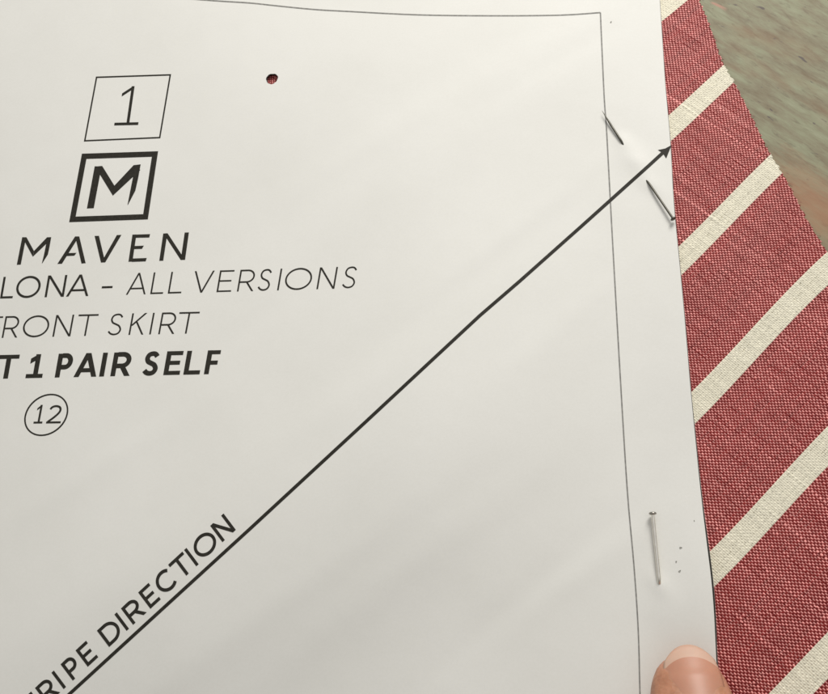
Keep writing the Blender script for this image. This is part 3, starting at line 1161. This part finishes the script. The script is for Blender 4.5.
tipx, tipy = P2(683.5, 654, PZ + 0.003)
ax2 = (np.array(P2(693.5, 694, PZ + 0.006)) - np.array(P2(684.5, 647, PZ + 0.003)))
ax2 = ax2 / np.linalg.norm(ax2)
E1 = Vector((ax2[0], ax2[1], 0)); E2 = Vector((-ax2[1], ax2[0], 0)); E3 = Vector((0, 0, 1))
if E2.x < 0: E2 = -E2
T0 = Vector((tipx, tipy, PZ + 2.6 * MM)) / MM


def fpos(d):
    """centre line of the pressing finger, d mm from its tip"""
    seg = [(0, 0), (25, math.radians(14)), (47, math.radians(33)), (90, math.radians(22))]
    x = z = 0.0
    ang = math.radians(14)
    rem = d
    for (a, an), ln in zip(((0, 14), (1, 32), (2, 20)), (25, 22, 45)):
        q = min(rem, ln)
        x += q * math.cos(math.radians(an)); z += q * math.sin(math.radians(an))
        rem -= q
        if rem <= 0: break
    return T0 + E1 * x + E3 * z


def fprof(d):
    w = np.interp(d, [0, 0.35, 1, 2, 4, 7, 10, 16, 22, 26, 36, 46, 52, 70, 90], [0.6, 2.1, 3.3, 4.3, 5.3, 6.0, 6.5, 7.3, 8.0, 8.7, 8.5, 9.3, 9.1, 9.3, 10.5])
    t_ = np.interp(d, [0, 0.35, 1, 2, 4, 8, 14, 20, 26, 36, 46, 60, 90], [0.4, 1.2, 2.0, 2.9, 3.9, 4.8, 5.6, 6.3, 6.9, 7.0, 8.2, 8.0, 10])
    b_ = np.interp(d, [0, 0.35, 1, 2, 4, 8, 14, 20, 26, 36, 46, 60, 90], [0.5, 1.3, 2.0, 2.7, 3.6, 5.0, 6.4, 7.0, 6.8, 7.2, 7.4, 8.6, 10])
    return float(w), float(t_), float(b_)


ds = [0, 0.35, 0.7, 1, 1.5, 2, 3, 4, 5.5, 7, 9, 11, 14, 17, 20, 23, 26, 30, 34, 38, 42, 46, 50, 55, 60, 68, 76, 84, 92]
pieces = [chain([fpos(d) for d in ds], [fprof(d) for d in ds], lateral=E2, n=48, e=0.74)]
K = fpos(90)                                  # knuckle of that finger
wrist = K + E1 * 88 + E2 * 26 - E3 * 14


def add_chain(pts, rad):
    pieces.append(chain(pts, [(r, r * 0.92, r * 0.92) for r in rad]))


def finger(root, lens, elev, rad):
    """curled finger from its knuckle: directions by elevation angle in the E1/E3 plane, 0 = pointing ahead"""
    pts = [root + E1 * 16, root]
    rr = [rad[0] * 1.05, rad[0] * 1.08]
    p = root
    for ln, el, r in zip(lens, elev, rad[1:]):
        d = (-E1 * math.cos(math.radians(el)) + E3 * math.sin(math.radians(el)))
        for q in (0.5, 1.0):
            pts.append(p + d * ln * q); rr.append(r if q == 1.0 else r * 0.97)
        p = p + d * ln
    d2_ = (pts[-1] - pts[-2]).normalized()
    pts += [p + d2_ * 3.5, p + d2_ * 5.5]; rr += [rad[-1] * 0.75, rad[-1] * 0.3]
    add_chain(pts, rr)


finger(K + E2 * 20 + E1 * 0 + E3 * 1, (44, 27, 19), (-12, -105, -172), (10, 9.4, 8.8, 7.6))
finger(K + E2 * 39 + E1 * 6 - E3 * 1, (40, 25, 18), (-16, -108, -174), (9.6, 9.0, 8.4, 7.3))
finger(K + E2 * 56 + E1 * 15 - E3 * 5, (32, 20, 16), (-18, -108, -172), (8.6, 8.0, 7.4, 6.4))
# thumb, folded in beside the finger
tb = wrist - E1 * 20 - E2 * 26 - E3 * 2
tp = [wrist - E1 * 8 - E2 * 12, tb, tb - E1 * 30 - E2 * 12 - E3 * 8, tb - E1 * 46 - E2 * 12 - E3 * 13, tb - E1 * 60 - E2 * 7 - E3 * 17, tb - E1 * 70 - E2 * 3 - E3 * 20, tb - E1 * 73 - E2 * 2 - E3 * 20.5]
add_chain(tp, [15, 14, 10.5, 10.2, 9.6, 7.6, 3.5])
# back of the hand: rings from the knuckles to the wrist, then the forearm
pr = []
pp = []
for f in (0.0, 0.1, 0.3, 0.55, 0.8, 1.0):
    c = (K + E2 * 28 + E1 * 2) * (1 - f) + wrist * f
    pp.append(c - E3 * 1.5)
    pr.append((float(np.interp(f, [0, .1, .3, .8, 1], [34, 39, 40, 31, 27])), float(np.interp(f, [0, .1, 1], [7, 10, 17])), float(np.interp(f, [0, .1, .5, 1], [9, 13, 18, 18]))))
fa = (wrist - (K + E2 * 28)).normalized()
for q, w, t_, b_ in ((30, 29, 20, 20), (80, 35, 27, 27), (150, 42, 36, 36), (152, 36, 30, 30)):
    pp.append(wrist + fa * q - E3 * 0.5); pr.append((w, t_, b_))
pieces.append(chain(pp, pr, lateral=E2))
VV, FF = [], []
for v_, f_ in pieces:
    s = len(VV)
    VV += [Vector(p) * MM for p in v_]
    FF += [tuple(i + s for i in f) for f in f_]
me = py_mesh('person', VV, FF)
bm = bmesh.new(); bm.from_mesh(me); bmesh.ops.recalc_face_normals(bm, faces=bm.faces[:]); bm.to_mesh(me); bm.free()
tmp = bpy.data.objects.new('tmp', me); S.collection.objects.link(tmp)
rm = tmp.modifiers.new('remesh', 'REMESH'); rm.mode = 'VOXEL'; rm.voxel_size = 0.00055; rm.use_smooth_shade = True
sm = tmp.modifiers.new('smooth', 'SMOOTH'); sm.factor = 0.5; sm.iterations = 6
dg = bpy.context.evaluated_depsgraph_get()
me2 = bpy.data.meshes.new_from_object(tmp.evaluated_get(dg))
bpy.data.objects.remove(tmp)
me2.name = 'person'
me2.polygons.foreach_set('use_smooth', [True] * len(me2.polygons))
person = link('person', me2, M_skin)
tag(person, 'bare hand at the lower edge pressing one fingertip onto the paper near the striped fabric', 'person')
print('HAND verts', len(me2.vertices))

# nail
VV, FF, mi = [], [], []
NA, NB = 21, 26
d_dir = (fpos(6) - fpos(2)).normalized()
up_n = E2.cross(d_dir).normalized()
if up_n.z < 0: up_n = -up_n
ROLL = math.radians(1)
for b in range(NB):
    for a in range(NA):
        aa = a / (NA - 1) * 2 - 1
        hw = np.interp(b / (NB - 1), [0, 0.25, 0.8, 1], [3.55, 4.05, 4.1, 3.6])
        y = aa * hw
        d0 = -0.75 + 2.3 * abs(aa) ** 2.2
        d1 = 11.5 - 1.6 * aa * aa
        d = d0 + (d1 - d0) * b / (NB - 1)
        zn = np.interp(d, [-1, 1, 3, 4, 8, 11, 12], [1.9, 2.72, 3.48, 3.97, 4.88, 5.25, 5.3])
        R = 6.6
        z = zn - (R - math.sqrt(R * R - y * y))
        yr_ = y * math.cos(ROLL) + z * math.sin(ROLL); zr_ = -y * math.sin(ROLL) + z * math.cos(ROLL)
        VV.append((T0 + d_dir * d + E2 * (yr_ + 0.45) + up_n * zr_) * MM)
for b in range(NB - 1):
    for a in range(NA - 1):
        k = b * NA + a
        FF.append((k, k + 1, k + NA + 1, k + NA))
        aa = (a + 0.5) / (NA - 1) * 2 - 1
        mi.append(1 if b < 4 else 0)
me = py_mesh('fingernail', VV, FF)
nail = link('fingernail', me, [M_nail, M_tip], person)
me.polygons.foreach_set('material_index', mi)
sn = nail.modifiers.new('thickness', 'SOLIDIFY'); sn.thickness = 0.25 * MM; sn.offset = 0
